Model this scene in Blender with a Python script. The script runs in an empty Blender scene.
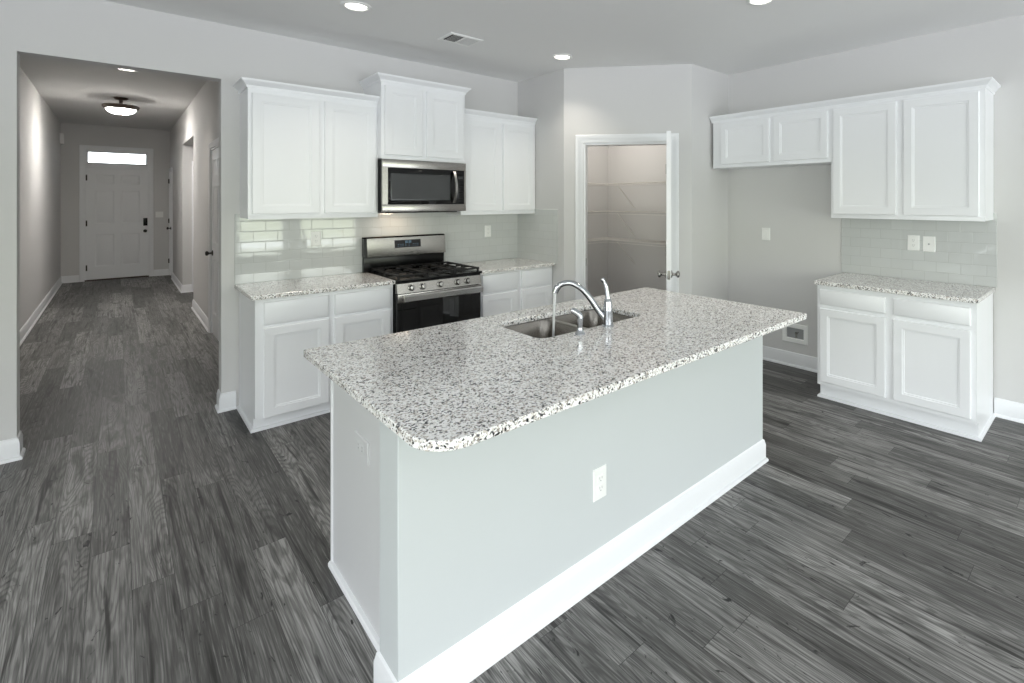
import bpy, bmesh, math, random
from mathutils import Vector, Matrix
PI = math.pi
random.seed(7)
SC = bpy.context.scene
COL = SC.collection

# ---------------------------------------------------------------- camera, light, exposure
cam_d = bpy.data.cameras.new('camera')
cam = bpy.data.objects.new('camera', cam_d)
COL.objects.link(cam)
cam.location = (-0.6526, -4.5519, 1.5288)
cam.rotation_euler = (PI/2, 0, -0.7729)
cam_d.sensor_fit = 'HORIZONTAL'
cam_d.sensor_width = 36.0
cam_d.lens = 36.0*500.75/1024.0
cam_d.shift_x = (512.0-606.08)/1024.0
cam_d.shift_y = (200.86-341.5)/1024.0
cam_d.clip_start = 0.05
SC.camera = cam

SC.view_settings.view_transform = 'Standard'
SC.view_settings.look = 'None'
SC.view_settings.gamma = 1.0
SC.view_settings.use_curve_mapping = False
SC.view_settings.exposure = 0.72
SC.cycles.max_bounces = 10
SC.cycles.diffuse_bounces = 7
SC.cycles.glossy_bounces = 5
SC.cycles.sample_clamp_indirect = 6.0
SC.cycles.caustics_reflective = False
SC.cycles.caustics_refractive = False
SC.cycles.use_denoising = True

# overcast sky, a belt of trees behind the house and a pale patio below
world = bpy.data.worlds.new('sky')
SC.world = world
world.use_nodes = True
wn = world.node_tree.nodes; wl = world.node_tree.links
wn.clear()
w_out = wn.new('ShaderNodeOutputWorld'); w_bg = wn.new('ShaderNodeBackground')
w_tc = wn.new('ShaderNodeTexCoord'); w_sep = wn.new('ShaderNodeSeparateXYZ')
w_r = wn.new('ShaderNodeValToRGB'); w_r2 = wn.new('ShaderNodeValToRGB')
w_map = wn.new('ShaderNodeMapRange'); w_mix = wn.new('ShaderNodeMixRGB'); w_lt = wn.new('ShaderNodeMath')
w_no = wn.new('ShaderNodeTexNoise'); w_tm = wn.new('ShaderNodeMixRGB')
wl.new(w_tc.outputs['Generated'], w_sep.inputs[0])
w_map.inputs[1].default_value = -1; w_map.inputs[2].default_value = 1
wl.new(w_sep.outputs['Z'], w_map.inputs[0])
def ramp(node, stops, interp='LINEAR'):
    cr = node.color_ramp; cr.interpolation = interp
    while len(cr.elements) > 1: cr.elements.remove(cr.elements[-1])
    cr.elements[0].position = stops[0][0]; cr.elements[0].color = (*stops[0][1], 1)
    for p, c in stops[1:]:
        e = cr.elements.new(p); e.color = (*c, 1)
SKY = (0.91, 0.965, 1.0)
ramp(w_r, [(0.0, (.55, .56, .58)), (0.462, (.74, .78, .82)), (0.468, (.40, .44, .34)), (0.53, (.52, .57, .44)), (0.56, (.74, .78, .74)), (0.60, SKY), (1.0, SKY)])
ramp(w_r2, [(0.0, (.42, .43, .42)), (0.47, (.6, .62, .62)), (0.50, SKY), (1.0, SKY)])
wl.new(w_map.outputs[0], w_r.inputs[0]); wl.new(w_map.outputs[0], w_r2.inputs[0])
w_lt.operation = 'LESS_THAN'; w_lt.inputs[1].default_value = 0.0
wl.new(w_sep.outputs['Y'], w_lt.inputs[0])
wl.new(w_lt.outputs[0], w_mix.inputs[0]); wl.new(w_r2.outputs[0], w_mix.inputs[1]); wl.new(w_r.outputs[0], w_mix.inputs[2])
wl.new(w_mix.outputs[0], w_bg.inputs[0])
w_bg.inputs[1].default_value = 6.0
wl.new(w_bg.outputs[0], w_out.inputs[0])

def area(name, loc, rot, sx, sy, power, color=(1, 1, 1), portal=False, shape='RECTANGLE'):
    d = bpy.data.lights.new(name, 'AREA'); d.shape = shape; d.size = sx
    if shape == 'RECTANGLE': d.size_y = sy
    d.energy = power; d.color = color
    o = bpy.data.objects.new(name, d); COL.objects.link(o)
    o.location = loc; o.rotation_euler = rot
    if portal: d.cycles.is_portal = True
    elif name == 'downlight_lamp': d.spread = math.radians(105)
    return o
# openings in the two outside walls: (x0, x1, z0, z1) on the wall behind the camera, (y0, y1, z0, z1) on the left wall, unseen and added to bring in side daylight
FRONT_Y, LEFT_X = -8.6, -3.7
FRONT_WIN = [(-3.2, -1.7, 1.0, 2.35), (-1.2, .90, .40, 2.35), (1.2, 2.02, .03, 2.35), (2.36, 3.55, .03, 2.35)]
LEFT_WIN = [(-7.9, -6.4, .6, 2.35), (-6.0, -4.5, .5, 2.3), (-4.05, -3.0, .4, 2.2)]
for x0, x1, z0, z1 in FRONT_WIN:
    area('window_portal', ((x0+x1)/2, FRONT_Y-.05, (z0+z1)/2), (PI/2, 0, 0), x1-x0, z1-z0, 1, portal=True)
for y0, y1, z0, z1 in LEFT_WIN:
    area('window_portal', (LEFT_X-.05, (y0+y1)/2, (z0+z1)/2), (PI/2, 0, -PI/2), y1-y0, z1-z0, 1, portal=True)

# ---------------------------------------------------------------- materials
def lin(c): return tuple(((v/255)/12.92 if v/255 <= .04045 else ((v/255+.055)/1.055)**2.4) for v in c)
class NT:
    def __init__(s, name):
        s.m = bpy.data.materials.new(name); s.m.use_nodes = True
        s.t = s.m.node_tree; s.bsdf = s.t.nodes['Principled BSDF']
    def n(s, typ, **kw):
        nd = s.t.nodes.new(typ)
        for k, v in kw.items(): setattr(nd, k, v)
        return nd
    def l(s, a, b): s.t.links.new(a, b)
    def math(s, op, a, b=None, clamp=False):
        nd = s.n('ShaderNodeMath', operation=op, use_clamp=clamp)
        for i, v in enumerate((a, b)):
            if v is None: continue
            if isinstance(v, (int, float)): nd.inputs[i].default_value = v
            else: s.l(v, nd.inputs[i])
        return nd.outputs[0]
    def comb(s, x, y, z):
        nd = s.n('ShaderNodeCombineXYZ')
        for i, v in enumerate((x, y, z)):
            if isinstance(v, (int, float)): nd.inputs[i].default_value = v
            else: s.l(v, nd.inputs[i])
        return nd.outputs[0]
    def mix(s, f, a, b, typ='MIX'):
        nd = s.n('ShaderNodeMixRGB', blend_type=typ)
        for i, v in enumerate((f, a, b)):
            if isinstance(v, (int, float)): nd.inputs[i].default_value = v
            elif isinstance(v, tuple): nd.inputs[i].default_value = (*v, 1)
            else: s.l(v, nd.inputs[i])
        return nd.outputs[0]
    def noise(s, vec, scale, detail=2, rough=.5, dist=0):
        nd = s.n('ShaderNodeTexNoise'); s.l(vec, nd.inputs['Vector'])
        nd.inputs['Scale'].default_value = scale; nd.inputs['Detail'].default_value = detail
        nd.inputs['Roughness'].default_value = rough; nd.inputs['Distortion'].default_value = dist
        return nd.outputs
    def ramp(s, fac, stops, interp='LINEAR'):
        nd = s.n('ShaderNodeValToRGB'); ramp(nd, stops, interp); s.l(fac, nd.inputs[0]); return nd.outputs[0]
    def bump(s, height, strength, dist):
        nd = s.n('ShaderNodeBump'); nd.inputs['Strength'].default_value = strength
        nd.inputs['Distance'].default_value = dist; s.l(height, nd.inputs['Height'])
        s.l(nd.outputs[0], s.bsdf.inputs['Normal'])
    def set(s, **kw):
        for k, v in kw.items():
            i = s.bsdf.inputs[k.replace('_', ' ')]
            if hasattr(v, 'is_linked'): s.l(v, i)
            elif isinstance(v, tuple): i.default_value = (*v, 1) if len(v) == 3 else v
            else: i.default_value = v

def paint(name, rgb, rough=.5, spec=.5, bump=.05, scale=220):
    t = NT(name); tc = t.n('ShaderNodeTexCoord')
    nz = t.noise(tc.outputs['Object'], scale, 3)
    c = lin(rgb)
    t.set(Base_Color=t.mix(t.math('MULTIPLY', nz[0], .06), c, tuple(v*.9 for v in c)), Roughness=rough)
    t.bsdf.inputs['Specular IOR Level'].default_value = spec
    if bump: t.bump(nz[0], bump, .002)
    return t.m
M = {}
M['wall'] = paint('wall_paint', (210, 209, 208), .75, .3, .08)
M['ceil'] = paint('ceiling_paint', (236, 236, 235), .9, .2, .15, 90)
M['ceil_shaded'] = paint('ceiling_paint_shaded', (212, 212, 211), .9, .2, .15, 90)  # ceiling paint darkened: the hall's dimmer light put into the colour
M['white'] = paint('cabinet_white', (238, 239, 241), .32, .5, .02)
M['trim'] = paint('trim_white', (233, 234, 236), .35, .5, .02)
M['plastic'] = paint('white_plastic', (240, 240, 238), .3, .5, 0)
M['wire'] = paint('white_coated_wire', (228, 226, 222), .4, .5, 0)
M['halfwall'] = paint('half_wall_paint', (199, 203, 204), .6, .3, .06)
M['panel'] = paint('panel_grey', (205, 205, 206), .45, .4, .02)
M['black'] = paint('black_enamel', (13, 13, 14), .22, .28, .02)
M['iron'] = paint('cast_iron', (20, 20, 21), .55, .4, .2)
M['dark'] = paint('dark_recess', (30, 30, 31), .6, .3, 0)
M['bronze'] = paint('dark_bronze', (70, 56, 46), .4, .5, 0)
M['greyp'] = paint('grey_plastic', (150, 151, 152), .5, .4, 0)

def metal(name, rgb, rough, aniso=0, streak=None):
    t = NT(name); tc = t.n('ShaderNodeTexCoord')
    c = lin(rgb); t.set(Metallic=1.0)
    if streak:
        mp = t.n('ShaderNodeMapping'); t.l(tc.outputs['Object'], mp.inputs[0]); mp.inputs['Scale'].default_value = streak
        nz = t.noise(mp.outputs[0], 30, 3)
        t.set(Base_Color=t.mix(nz[0], c, tuple(v*.86 for v in c)), Roughness=t.math('MULTIPLY_ADD', nz[0], .14))
        nd = t.bsdf.inputs['Roughness'].links[0].from_node; nd.inputs[2].default_value = rough-.07
    else:
        nz = t.noise(tc.outputs['Object'], 60, 2)
        t.set(Base_Color=t.mix(nz[0], c, tuple(v*.95 for v in c)), Roughness=rough)
    return t.m
M['steel'] = metal('stainless_steel', (172, 169, 165), .26, streak=(1, 1, 40))
M['sink'] = metal('sink_steel', (146, 142, 136), .27)
M['steelb'] = metal('bright_steel', (205, 204, 202), .2)
M['chrome'] = metal('chrome', (196, 199, 203), .07)
M['nickel'] = metal('satin_nickel', (170, 168, 165), .22)
M['pewter'] = metal('dark_pewter', (70, 68, 66), .35)

def glossy(name, rgb, rough=.05, spec=.6):
    t = NT(name); tc = t.n('ShaderNodeTexCoord'); nz = t.noise(tc.outputs['Object'], 8, 1)
    c = lin(rgb); t.set(Base_Color=t.mix(nz[0], c, tuple(v*.8 for v in c)), Roughness=rough)
    t.bsdf.inputs['Specular IOR Level'].default_value = spec
    return t.m
M['blackglass'] = glossy('black_glass', (8, 8, 9), .04, .5)
M['mwglass'] = glossy('microwave_window', (52, 54, 55), .12, .6)

def emit(name, rgb, strength):
    t = NT(name); tc = t.n('ShaderNodeTexCoord'); nz = t.noise(tc.outputs['Object'], 5, 1)
    c = lin(rgb); t.set(Base_Color=t.mix(nz[0], c, c), Emission_Strength=strength)
    t.bsdf.inputs['Emission Color'].default_value = (*c, 1)
    return t.m
M['lens'] = emit('lamp_lens', (255, 250, 240), 4.0)
M['domeglow'] = emit('lamp_dome_glass', (255, 250, 243), 60.0)
M['digit'] = emit('display_digits', (120, 160, 190), .16)
M['cooklens'] = emit('cooktop_lamp_lens', (255, 215, 175), 1.6)

def glass(name, rgb, rough=0.0, alpha=None, ior=1.45):
    t = NT(name); tc = t.n('ShaderNodeTexCoord'); nz = t.noise(tc.outputs['Object'], 6, 1)
    t.set(Base_Color=t.mix(nz[0], rgb, rgb), Roughness=rough)
    t.bsdf.inputs['Transmission Weight'].default_value = alpha or 1.0; t.bsdf.inputs['IOR'].default_value = ior
    return t.m
M['pane'] = glass('window_glass', (.98, 1, 1), ior=1.02)
M['water'] = glass('running_water', (.96, .97, .98), .12, alpha=.45, ior=1.33)

def granite():
    t = NT('speckled_granite'); tc = t.n('ShaderNodeTexCoord')
    nz = t.noise(tc.outputs['Object'], 70, 2)
    vec = t.mix(.010, tc.outputs['Object'], nz[1], 'ADD')
    def vor(sc):
        v = t.n('ShaderNodeTexVoronoi'); v.inputs['Scale'].default_value = sc; t.l(vec, v.inputs['Vector'])
        sp = t.n('ShaderNodeSeparateColor'); t.l(v.outputs['Color'], sp.inputs[0]); return sp.outputs
    a = vor(165); b = vor(260)
    pal = [(0, (.016, .016, .018)), (.10, (.09, .09, .095)), (.17, (.33, .295, .265)), (.25, (.58, .53, .485)), (.37, (.80, .775, .745)), (.52, (.93, .92, .91))]
    ca = t.ramp(a[0], pal, 'CONSTANT')
    cb = t.ramp(b[0], [(0, (.025, .025, .027)), (.13, (.28, .265, .25)), (.24, (.62, .575, .53)), (.40, (.93, .92, .91))], 'CONSTANT')
    t.set(Base_Color=t.mix(t.ramp(a[1], [(0, (0, 0, 0)), (.6, (0, 0, 0)), (.61, (1, 1, 1))]), ca, cb), Roughness=.13)
    t.bsdf.inputs['Specular IOR Level'].default_value = .5
    return t.m
M['granite'] = granite()

def tile(name, axis):
    t = NT(name); g = t.n('ShaderNodeNewGeometry'); sp = t.n('ShaderNodeSeparateXYZ'); t.l(g.outputs['Position'], sp.inputs[0])
    vec = t.comb(sp.outputs[axis], t.math('SUBTRACT', sp.outputs['Z'], .914-.0075), 0.0)
    def brick(mortar, smooth):
        br = t.n('ShaderNodeTexBrick'); t.l(vec, br.inputs['Vector'])
        br.inputs['Scale'].default_value = 1; br.inputs['Brick Width'].default_value = .1555; br.inputs['Row Height'].default_value = .0785
        br.inputs['Mortar Size'].default_value = mortar; br.inputs['Mortar Smooth'].default_value = smooth
        br.inputs['Color1'].default_value = (*lin((202, 204, 203)), 1); br.inputs['Color2'].default_value = (*lin((198, 200, 199)), 1)
        br.inputs['Mortar'].default_value = (*lin((168, 170, 168)), 1)
        return br
    b1 = brick(.0013, .1); b2 = brick(.004, 1.0)
    nz = t.noise(vec, 9, 2)
    t.set(Base_Color=b1.outputs['Color'], Roughness=t.math('MULTIPLY_ADD', b1.outputs['Fac'], .5))
    nd = t.bsdf.inputs['Roughness'].links[0].from_node; nd.inputs[2].default_value = .045
    t.bsdf.inputs['Specular IOR Level'].default_value = .95
    h = t.math('ADD', t.math('MULTIPLY', b2.outputs['Fac'], -1.0), t.math('MULTIPLY', nz[0], .35))
    t.bump(h, .35, .0015)
    return t.m
M['tile_x'] = tile('subway_tile_back', 'X'); M['tile_y'] = tile('subway_tile_side', 'Y')

def floor_mat():
    t = NT('grey_oak_planks'); g = t.n('ShaderNodeNewGeometry'); sp = t.n('ShaderNodeSeparateXYZ'); t.l(g.outputs['Position'], sp.inputs[0])
    X, Y = sp.outputs['X'], sp.outputs['Y']
    W, L = .1265, 1.22
    xs = t.math('DIVIDE', t.math('ADD', X, .865+W*20), W); row = t.math('FLOOR', xs); fx = t.math('FRACT', xs)
    w1 = t.n('ShaderNodeTexWhiteNoise', noise_dimensions='1D'); t.l(row, w1.inputs['W'])
    ys = t.math('ADD', t.math('DIVIDE', Y, L), t.math('MULTIPLY', w1.outputs['Value'], 7.0)); pl = t.math('FLOOR', ys); fy = t.math('FRACT', ys)
    w2 = t.n('ShaderNodeTexWhiteNoise', noise_dimensions='2D'); t.l(t.comb(row, pl, 0.0), w2.inputs['Vector'])
    rs = t.n('ShaderNodeSeparateColor'); t.l(w2.outputs['Color'], rs.inputs[0])
    r1, r2, r3 = rs.outputs[0], rs.outputs[1], rs.outputs[2]
    ox = t.math('MULTIPLY', r1, 37.0); oy = t.math('MULTIPLY', r2, 53.0); oz = t.math('MULTIPLY', r3, 71.0)
    def vec(sx, sy): return t.comb(t.math('ADD', t.math('MULTIPLY', X, sx), ox), t.math('ADD', t.math('MULTIPLY', Y, sy), oy), oz)
    field = t.noise(vec(8.5, .60), 1.0, 1.3, .45, .25)[0]                    # the growth-ring field: its contours are the cathedral grain
    wob = t.noise(vec(60, 6.0), 1.0, 2, .5)[0]
    ring = t.math('SINE', t.math('ADD', t.math('MULTIPLY', field, 210.0), t.math('MULTIPLY', wob, 4.0)))
    ring = t.math('MULTIPLY_ADD', ring, .5); ring.node.inputs[2].default_value = .5
    fine = t.noise(vec(210, 5.0), 1.0, 3, .6)[0]
    mid = t.noise(vec(60, 1.6), 1.0, 3, .6, .3)[0]
    blot = t.noise(vec(10, 2.0), 1.0, 3, .6, .7)[0]
    knot = t.noise(vec(26, 10.0), 1.0, 3, .6, 1.2)[0]
    streak = t.noise(vec(30, 1.5), 1.0, 3, .65, .6)[0]
    tone = t.math('ADD', t.math('MULTIPLY', r1, .55), t.math('MULTIPLY', blot, .75))
    base = t.ramp(tone, [(.22, (.068, .066, .063)), (.55, (.155, .151, .145)), (.90, (.34, .333, .32))])
    c = t.mix(t.math('MULTIPLY', t.ramp(ring, [(.45, (0, 0, 0)), (.85, (1, 1, 1))]), .46), base, (.046, .045, .043))
    c = t.mix(t.ramp(mid, [(.36, (.60, .60, .60)), (.52, (0, 0, 0))]), c, (.050, .048, .045))
    c = t.mix(t.ramp(fine, [(.36, (.50, .50, .50)), (.54, (0, 0, 0))]), c, (.035, .034, .032))
    c = t.mix(t.ramp(fine, [(.56, (0, 0, 0)), (.70, (.45, .45, .45))]), c, (.36, .355, .34))
    c = t.mix(t.ramp(streak, [(.54, (0, 0, 0)), (.68, (.92, .92, .92))]), c, (.022, .021, .020))
    c = t.mix(t.ramp(blot, [(.54, (0, 0, 0)), (.70, (.75, .75, .75))]), c, (.030, .029, .028))
    c = t.mix(t.ramp(knot, [(.655, (0, 0, 0)), (.71, (.95, .95, .95))]), c, (.012, .012, .012))
    gx = t.math('LESS_THAN', t.math('MINIMUM', fx, t.math('SUBTRACT', 1.0, fx)), .0085)
    gy = t.math('LESS_THAN', t.math('MINIMUM', fy, t.math('SUBTRACT', 1.0, fy)), .0010)
    gap = t.math('MAXIMUM', gx, gy)
    c = t.mix(t.math('MULTIPLY', gap, .72), c, (.018, .018, .018))
    t.set(Base_Color=c, Roughness=t.math('MULTIPLY_ADD', fine, .22))
    t.bsdf.inputs['Roughness'].links[0].from_node.inputs[2].default_value = .36
    t.bsdf.inputs['Specular IOR Level'].default_value = .30
    h = t.math('ADD', t.math('ADD', t.math('MULTIPLY', fine, .6), t.math('MULTIPLY', ring, .25)), t.math('MULTIPLY', gap, -1.5))
    t.bump(h, .25, .0012)
    return t.m
M['floor'] = floor_mat()

# ---------------------------------------------------------------- mesh helpers
def frame(o, kind):
    """local (a along the wall, b up, c out of the wall); kind = the way the wall faces"""
    ax = {'-y': ((1, 0, 0), (0, 0, 1), (0, -1, 0)), '-x': ((0, -1, 0), (0, 0, 1), (-1, 0, 0)),
          '+x': ((0, 1, 0), (0, 0, 1), (1, 0, 0)), '+y': ((-1, 0, 0), (0, 0, 1), (0, 1, 0))}[kind] if isinstance(kind, str) else kind
    m = Matrix.Identity(4)
    for j in range(3):
        for i in range(3): m[i][j] = ax[j][i]
        m[j][3] = o[j]
    return m
LOC = {}
class MB:
    def __init__(s, m=None): s.bm = bmesh.new(); s.m = m or Matrix.Identity(4)
    def v(s, p): return s.bm.verts.new(s.m @ Vector(p))
    def box(s, a0, a1, b0, b1, c0, c1, bev=0, seg=2, skip=()):
        a0, a1 = min(a0, a1), max(a0, a1); b0, b1 = min(b0, b1), max(b0, b1); c0, c1 = min(c0, c1), max(c0, c1)
        V = [s.v((a, b, c)) for a in (a0, a1) for b in (b0, b1) for c in (c0, c1)]
        F = {'a0': (0, 1, 3, 2), 'a1': (4, 6, 7, 5), 'b0': (0, 4, 5, 1), 'b1': (2, 3, 7, 6), 'c0': (0, 2, 6, 4), 'c1': (1, 5, 7, 3)}
        fs = [s.bm.faces.new([V[i] for i in q]) for k, q in F.items() if k not in skip]
        if bev:
            es = set(e for f in fs for e in f.edges)
            bmesh.ops.bevel(s.bm, geom=list(es), offset=bev, segments=seg, affect='EDGES', profile=.5)
        return s
    def loft(s, loops, cap0=False, cap1=False, close=True, smooth=False):
        R = [[s.v(p) for p in lp] for lp in loops]
        n = len(R[0])
        for i in range(len(R)-1):
            for j in range(n if close else n-1):
                k = (j+1) % n
                try: f = s.bm.faces.new((R[i][j], R[i][k], R[i+1][k], R[i+1][j])); f.smooth = smooth
                except ValueError: pass
        if cap0: s.bm.faces.new(R[0][::-1])
        if cap1: s.bm.faces.new(R[-1])
        return s
    def prism(s, poly, b0, b1):
        """poly in (a, c), extruded along b"""
        return s.loft([[(a, b0, c) for a, c in poly], [(a, b1, c) for a, c in poly]], True, True)
    def panel(s, a0, a1, b0, b1, c0, t, rail=.057, deep=.010):
        """shaker door: flat frame, stepped bead, sunk centre panel"""
        r = lambda i, c: [(a0+i, b0+i, c0+c), (a1-i, b0+i, c0+c), (a1-i, b1-i, c0+c), (a0+i, b1-i, c0+c)]
        return s.loft([r(0, 0), r(0, t-.003), r(.003, t), r(rail, t), r(rail+.002, t-.004), r(rail+.011, t-.005), r(rail+.013, t-deep)], True, True)
    def slab(s, a0, a1, b0, b1, c0, t, e=.006):
        r = lambda i, c: [(a0+i, b0+i, c0+c), (a1-i, b0+i, c0+c), (a1-i, b1-i, c0+c), (a0+i, b1-i, c0+c)]
        return s.loft([r(0, 0), r(0, t-.005), r(e*.4, t-.002), r(e, t)], True, True)
    def lathe(s, base, axis, prof, seg=24, smooth=True, cap=True):
        ax = Vector(axis).normalized(); u = ax.orthogonal().normalized(); w = ax.cross(u); base = Vector(base)
        loops = [[base+ax*h+(u*math.cos(2*PI*j/seg)+w*math.sin(2*PI*j/seg))*max(r, 1e-4) for j in range(seg)] for r, h in prof]
        return s.loft(loops, cap, cap, True, smooth)
    def tube(s, pts, rad, seg=10, smooth=True, flat=1.0):
        pts = [Vector(p) for p in pts]; n = len(pts); loops = []; u = None
        for i, p in enumerate(pts):
            d = (pts[min(i+1, n-1)]-pts[max(i-1, 0)]).normalized()
            u = d.orthogonal().normalized() if u is None else (u-d*u.dot(d)).normalized()
            w = d.cross(u); r = rad[i] if isinstance(rad, (list, tuple)) else rad
            loops.append([p+(u*math.cos(2*PI*j/seg)+w*math.sin(2*PI*j/seg)*flat)*r for j in range(seg)])
        return s.loft(loops, True, True, True, smooth)
    def sweep(s, path, prof, side=1):
        """profile (out, height) carried along a flat (a, c) path, mitred; side = +1: out is to the left of travel"""
        P = [Vector((p[0], p[1])) for p in path]; n = len(P); loops = []
        for i in range(n):
            d0 = (P[i]-P[i-1]).normalized() if i else (P[1]-P[0]).normalized()
            d1 = (P[i+1]-P[i]).normalized() if i < n-1 else d0
            n0 = Vector((-d0.y, d0.x))*side; n1 = Vector((-d1.y, d1.x))*side
            b = (n0+n1); b = b/(b.length_squared/2) if b.length > 1e-6 else n0
            loops.append([(P[i].x+b.x*o, h, P[i].y+b.y*o) for o, h in prof])
        return s.loft(loops, True, True, True)
    def build(s, name, mat, parent=None, loc=None):
        bm = s.bm
        bmesh.ops.remove_doubles(bm, verts=bm.verts, dist=1e-6)
        bmesh.ops.recalc_face_normals(bm, faces=bm.faces)
        if parent is not None: L = Vector(LOC[parent.name])
        else:
            xs = [v.co for v in bm.verts]
            L = Vector(loc) if loc else Vector(((min(c.x for c in xs)+max(c.x for c in xs))/2, (min(c.y for c in xs)+max(c.y for c in xs))/2, min(c.z for c in xs)))
        for v in bm.verts: v.co -= L
        me = bpy.data.meshes.new(name); bm.to_mesh(me); bm.free()
        me.set_sharp_from_angle(angle=math.radians(38))
        me.materials.append(M[mat])
        o = bpy.data.objects.new(name, me); COL.objects.link(o); LOC[o.name] = tuple(L)
        if parent is not None: o.parent = parent
        else: o.location = L
        return o
def tag(o, label, cat, group=None):
    o['label'] = label; o['category'] = cat
    if group: o['group'] = group
    return o
def thing(name, label, cat, loc, group=None):
    o = bpy.data.objects.new(name, None); COL.objects.link(o); o.location = loc; LOC[o.name] = tuple(loc)
    o.empty_display_size = .1
    return tag(o, label, cat, group)
def struct(mb, name, mat, parent=None):
    o = mb.build(name, mat, parent)
    if parent is None: o['kind'] = 'structure'
    return o
def sroot(name, loc):
    o = bpy.data.objects.new(name, None); COL.objects.link(o); o.location = loc; LOC[o.name] = tuple(loc); o['kind'] = 'structure'
    o.empty_display_size = .1
    return o
def arc(cx, cy, r, a0, a1, n): return [(cx+r*math.cos(a0+(a1-a0)*i/n), cy+r*math.sin(a0+(a1-a0)*i/n)) for i in range(n+1)]
def rrect(x0, x1, y0, y1, r, n=6):
    rs = r if isinstance(r, (list, tuple)) else [r]*4    # corners: x1y1, x0y1, x0y0, x1y0
    return (arc(x1-rs[0], y1-rs[0], rs[0], 0, PI/2, n)+arc(x0+rs[1], y1-rs[1], rs[1], PI/2, PI, n)
            + arc(x0+rs[2], y0+rs[2], rs[2], PI, 1.5*PI, n)+arc(x1-rs[3], y0+rs[3], rs[3], 1.5*PI, 2*PI, n))

# ---------------------------------------------------------------- the setting
WX, CEIL, HCEIL, HL, HR, HE = 3.82, 2.814, 2.98, -1.41, .12, 9.14
OL, OR, OZ, WT = -1.08, -.114, 2.415, .13
struct(MB(frame((0, 0, 0), '-y')).box(LEFT_X-.15, WX+.15, -.1, 0, -HE-.3, -FRONT_Y+.15), 'floor', 'floor')
FY = frame((0, 0, 0), '-y')              # back wall of the kitchen: a = x, b = z, c = -y
struct(MB(FY).box(LEFT_X-.15, WX+.15, CEIL, CEIL+.12, 0, -FRONT_Y+.15), 'ceiling', 'ceil')
struct(MB(FY).box(HL-.15, 1.75, HCEIL, HCEIL+.12, -HE-.15, 0.0), 'ceiling_hall', 'ceil_shaded')
w = MB(FY)
w.box(LEFT_X-.15, OL, 0, HCEIL, -WT, 0); w.box(OR, WX+.15, 0, HCEIL, -WT, 0); w.box(OL, OR, OZ, HCEIL, -WT, 0)
struct(w, 'wall_back', 'wall')
FB = frame((WX, 0, 0), '-x')             # right wall: a = -y, c = distance from the wall
struct(MB(FB).box(0, -FRONT_Y+.15, 0, CEIL, -.13, 0), 'wall_right', 'wall')
# outside walls with window openings
def pierced(m, a0, a1, holes, name):
    w = MB(m); cur = a0
    for h0, h1, z0, z1 in sorted(holes):
        w.box(cur, h0, 0, CEIL, -.15, 0); w.box(h0, h1, 0, z0, -.15, 0) if z0 > .06 else None; w.box(h0, h1, z1, CEIL, -.15, 0); cur = h1
    w.box(cur, a1, 0, CEIL, -.15, 0)
    struct(w, name, 'wall')
pierced(frame((0, FRONT_Y, 0), ((1, 0, 0), (0, 0, 1), (0, 1, 0))), LEFT_X, WX, FRONT_WIN, 'wall_front')
pierced(frame((LEFT_X, 0, 0), '+x'), FRONT_Y-.15, -.0, LEFT_WIN, 'wall_left')

# pantry walls in the corner: return, diagonal with doorway, short wall
A = Vector((2.45, -.783)); B = Vector((3.2, -1.755)); D = (B-A).normalized(); N = Vector((-D.y, D.x))   # N points into the pantry
DL = (B-A).length; T = .115
if N.dot(Vector((3.6, -.4))-A) < 0: N = -N
FD = frame((A.x, A.y, 0), ((D.x, D.y, 0), (0, 0, 1), (-N.x, -N.y, 0)))
S0, S1, DZ = .196, 1.026, 2.085
struct(MB(FY).prism([(2.45, 0), (2.45, .783), (2.45+T, .783-T*.52), (2.45+T, 0)], 0, CEIL), 'wall_pantry_left', 'wall')
w = MB(FD)
k0, k1 = T*math.tan((PI/2-math.atan2(-D.y, D.x))/2)*-1, T*math.tan(math.atan2(-D.y, D.x)/2)
w.prism([(0, 0), (S0, 0), (S0, -T), (-k0*1.0, -T)], 0, CEIL)
w.prism([(S1, 0), (DL, 0), (DL-k1*-1.0*0, -T), (S1, -T)], 0, CEIL)
w.prism([(S0, 0), (S1, 0), (S1, -T), (S0, -T)], DZ, CEIL)
struct(w, 'wall_pantry_diagonal', 'wall')
struct(MB(FB).prism([(1.755, 0), (1.755, WX-3.2), (1.755-T, WX-3.2-T*.3), (1.755-T, 0)], 0, CEIL), 'wall_pantry_right', 'wall')

BASE = [(0, 0), (.024, 0), (.024, .010), (.019, .018), (.013, .021), (.013, .098), (.010, .108), (.007, .124), (0, .130)]
struct(MB(FY).sweep([(LEFT_X, 0), (OL, 0), (OL, -WT)], BASE, 1), 'baseboard_back', 'trim')
struct(MB(FY).sweep([(OR, -WT), (OR, 0), (-.028, 0)], BASE, 1), 'baseboard_back_short', 'trim')
struct(MB(FB).sweep([(1.757, 0), (2.914, 0)], BASE, 1), 'baseboard_right', 'trim')
struct(MB(FB).sweep([(3.93, 0), (-FRONT_Y, 0)], BASE, 1), 'baseboard_right_front', 'trim')
struct(MB(FD).sweep([(0.01, 0), (S0-.082, 0)], BASE, 1), 'baseboard_pantry', 'trim')
struct(MB(FD).sweep([(S1+.084, 0), (DL, 0)], BASE, 1), 'baseboard_pantry_right', 'trim')

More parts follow.
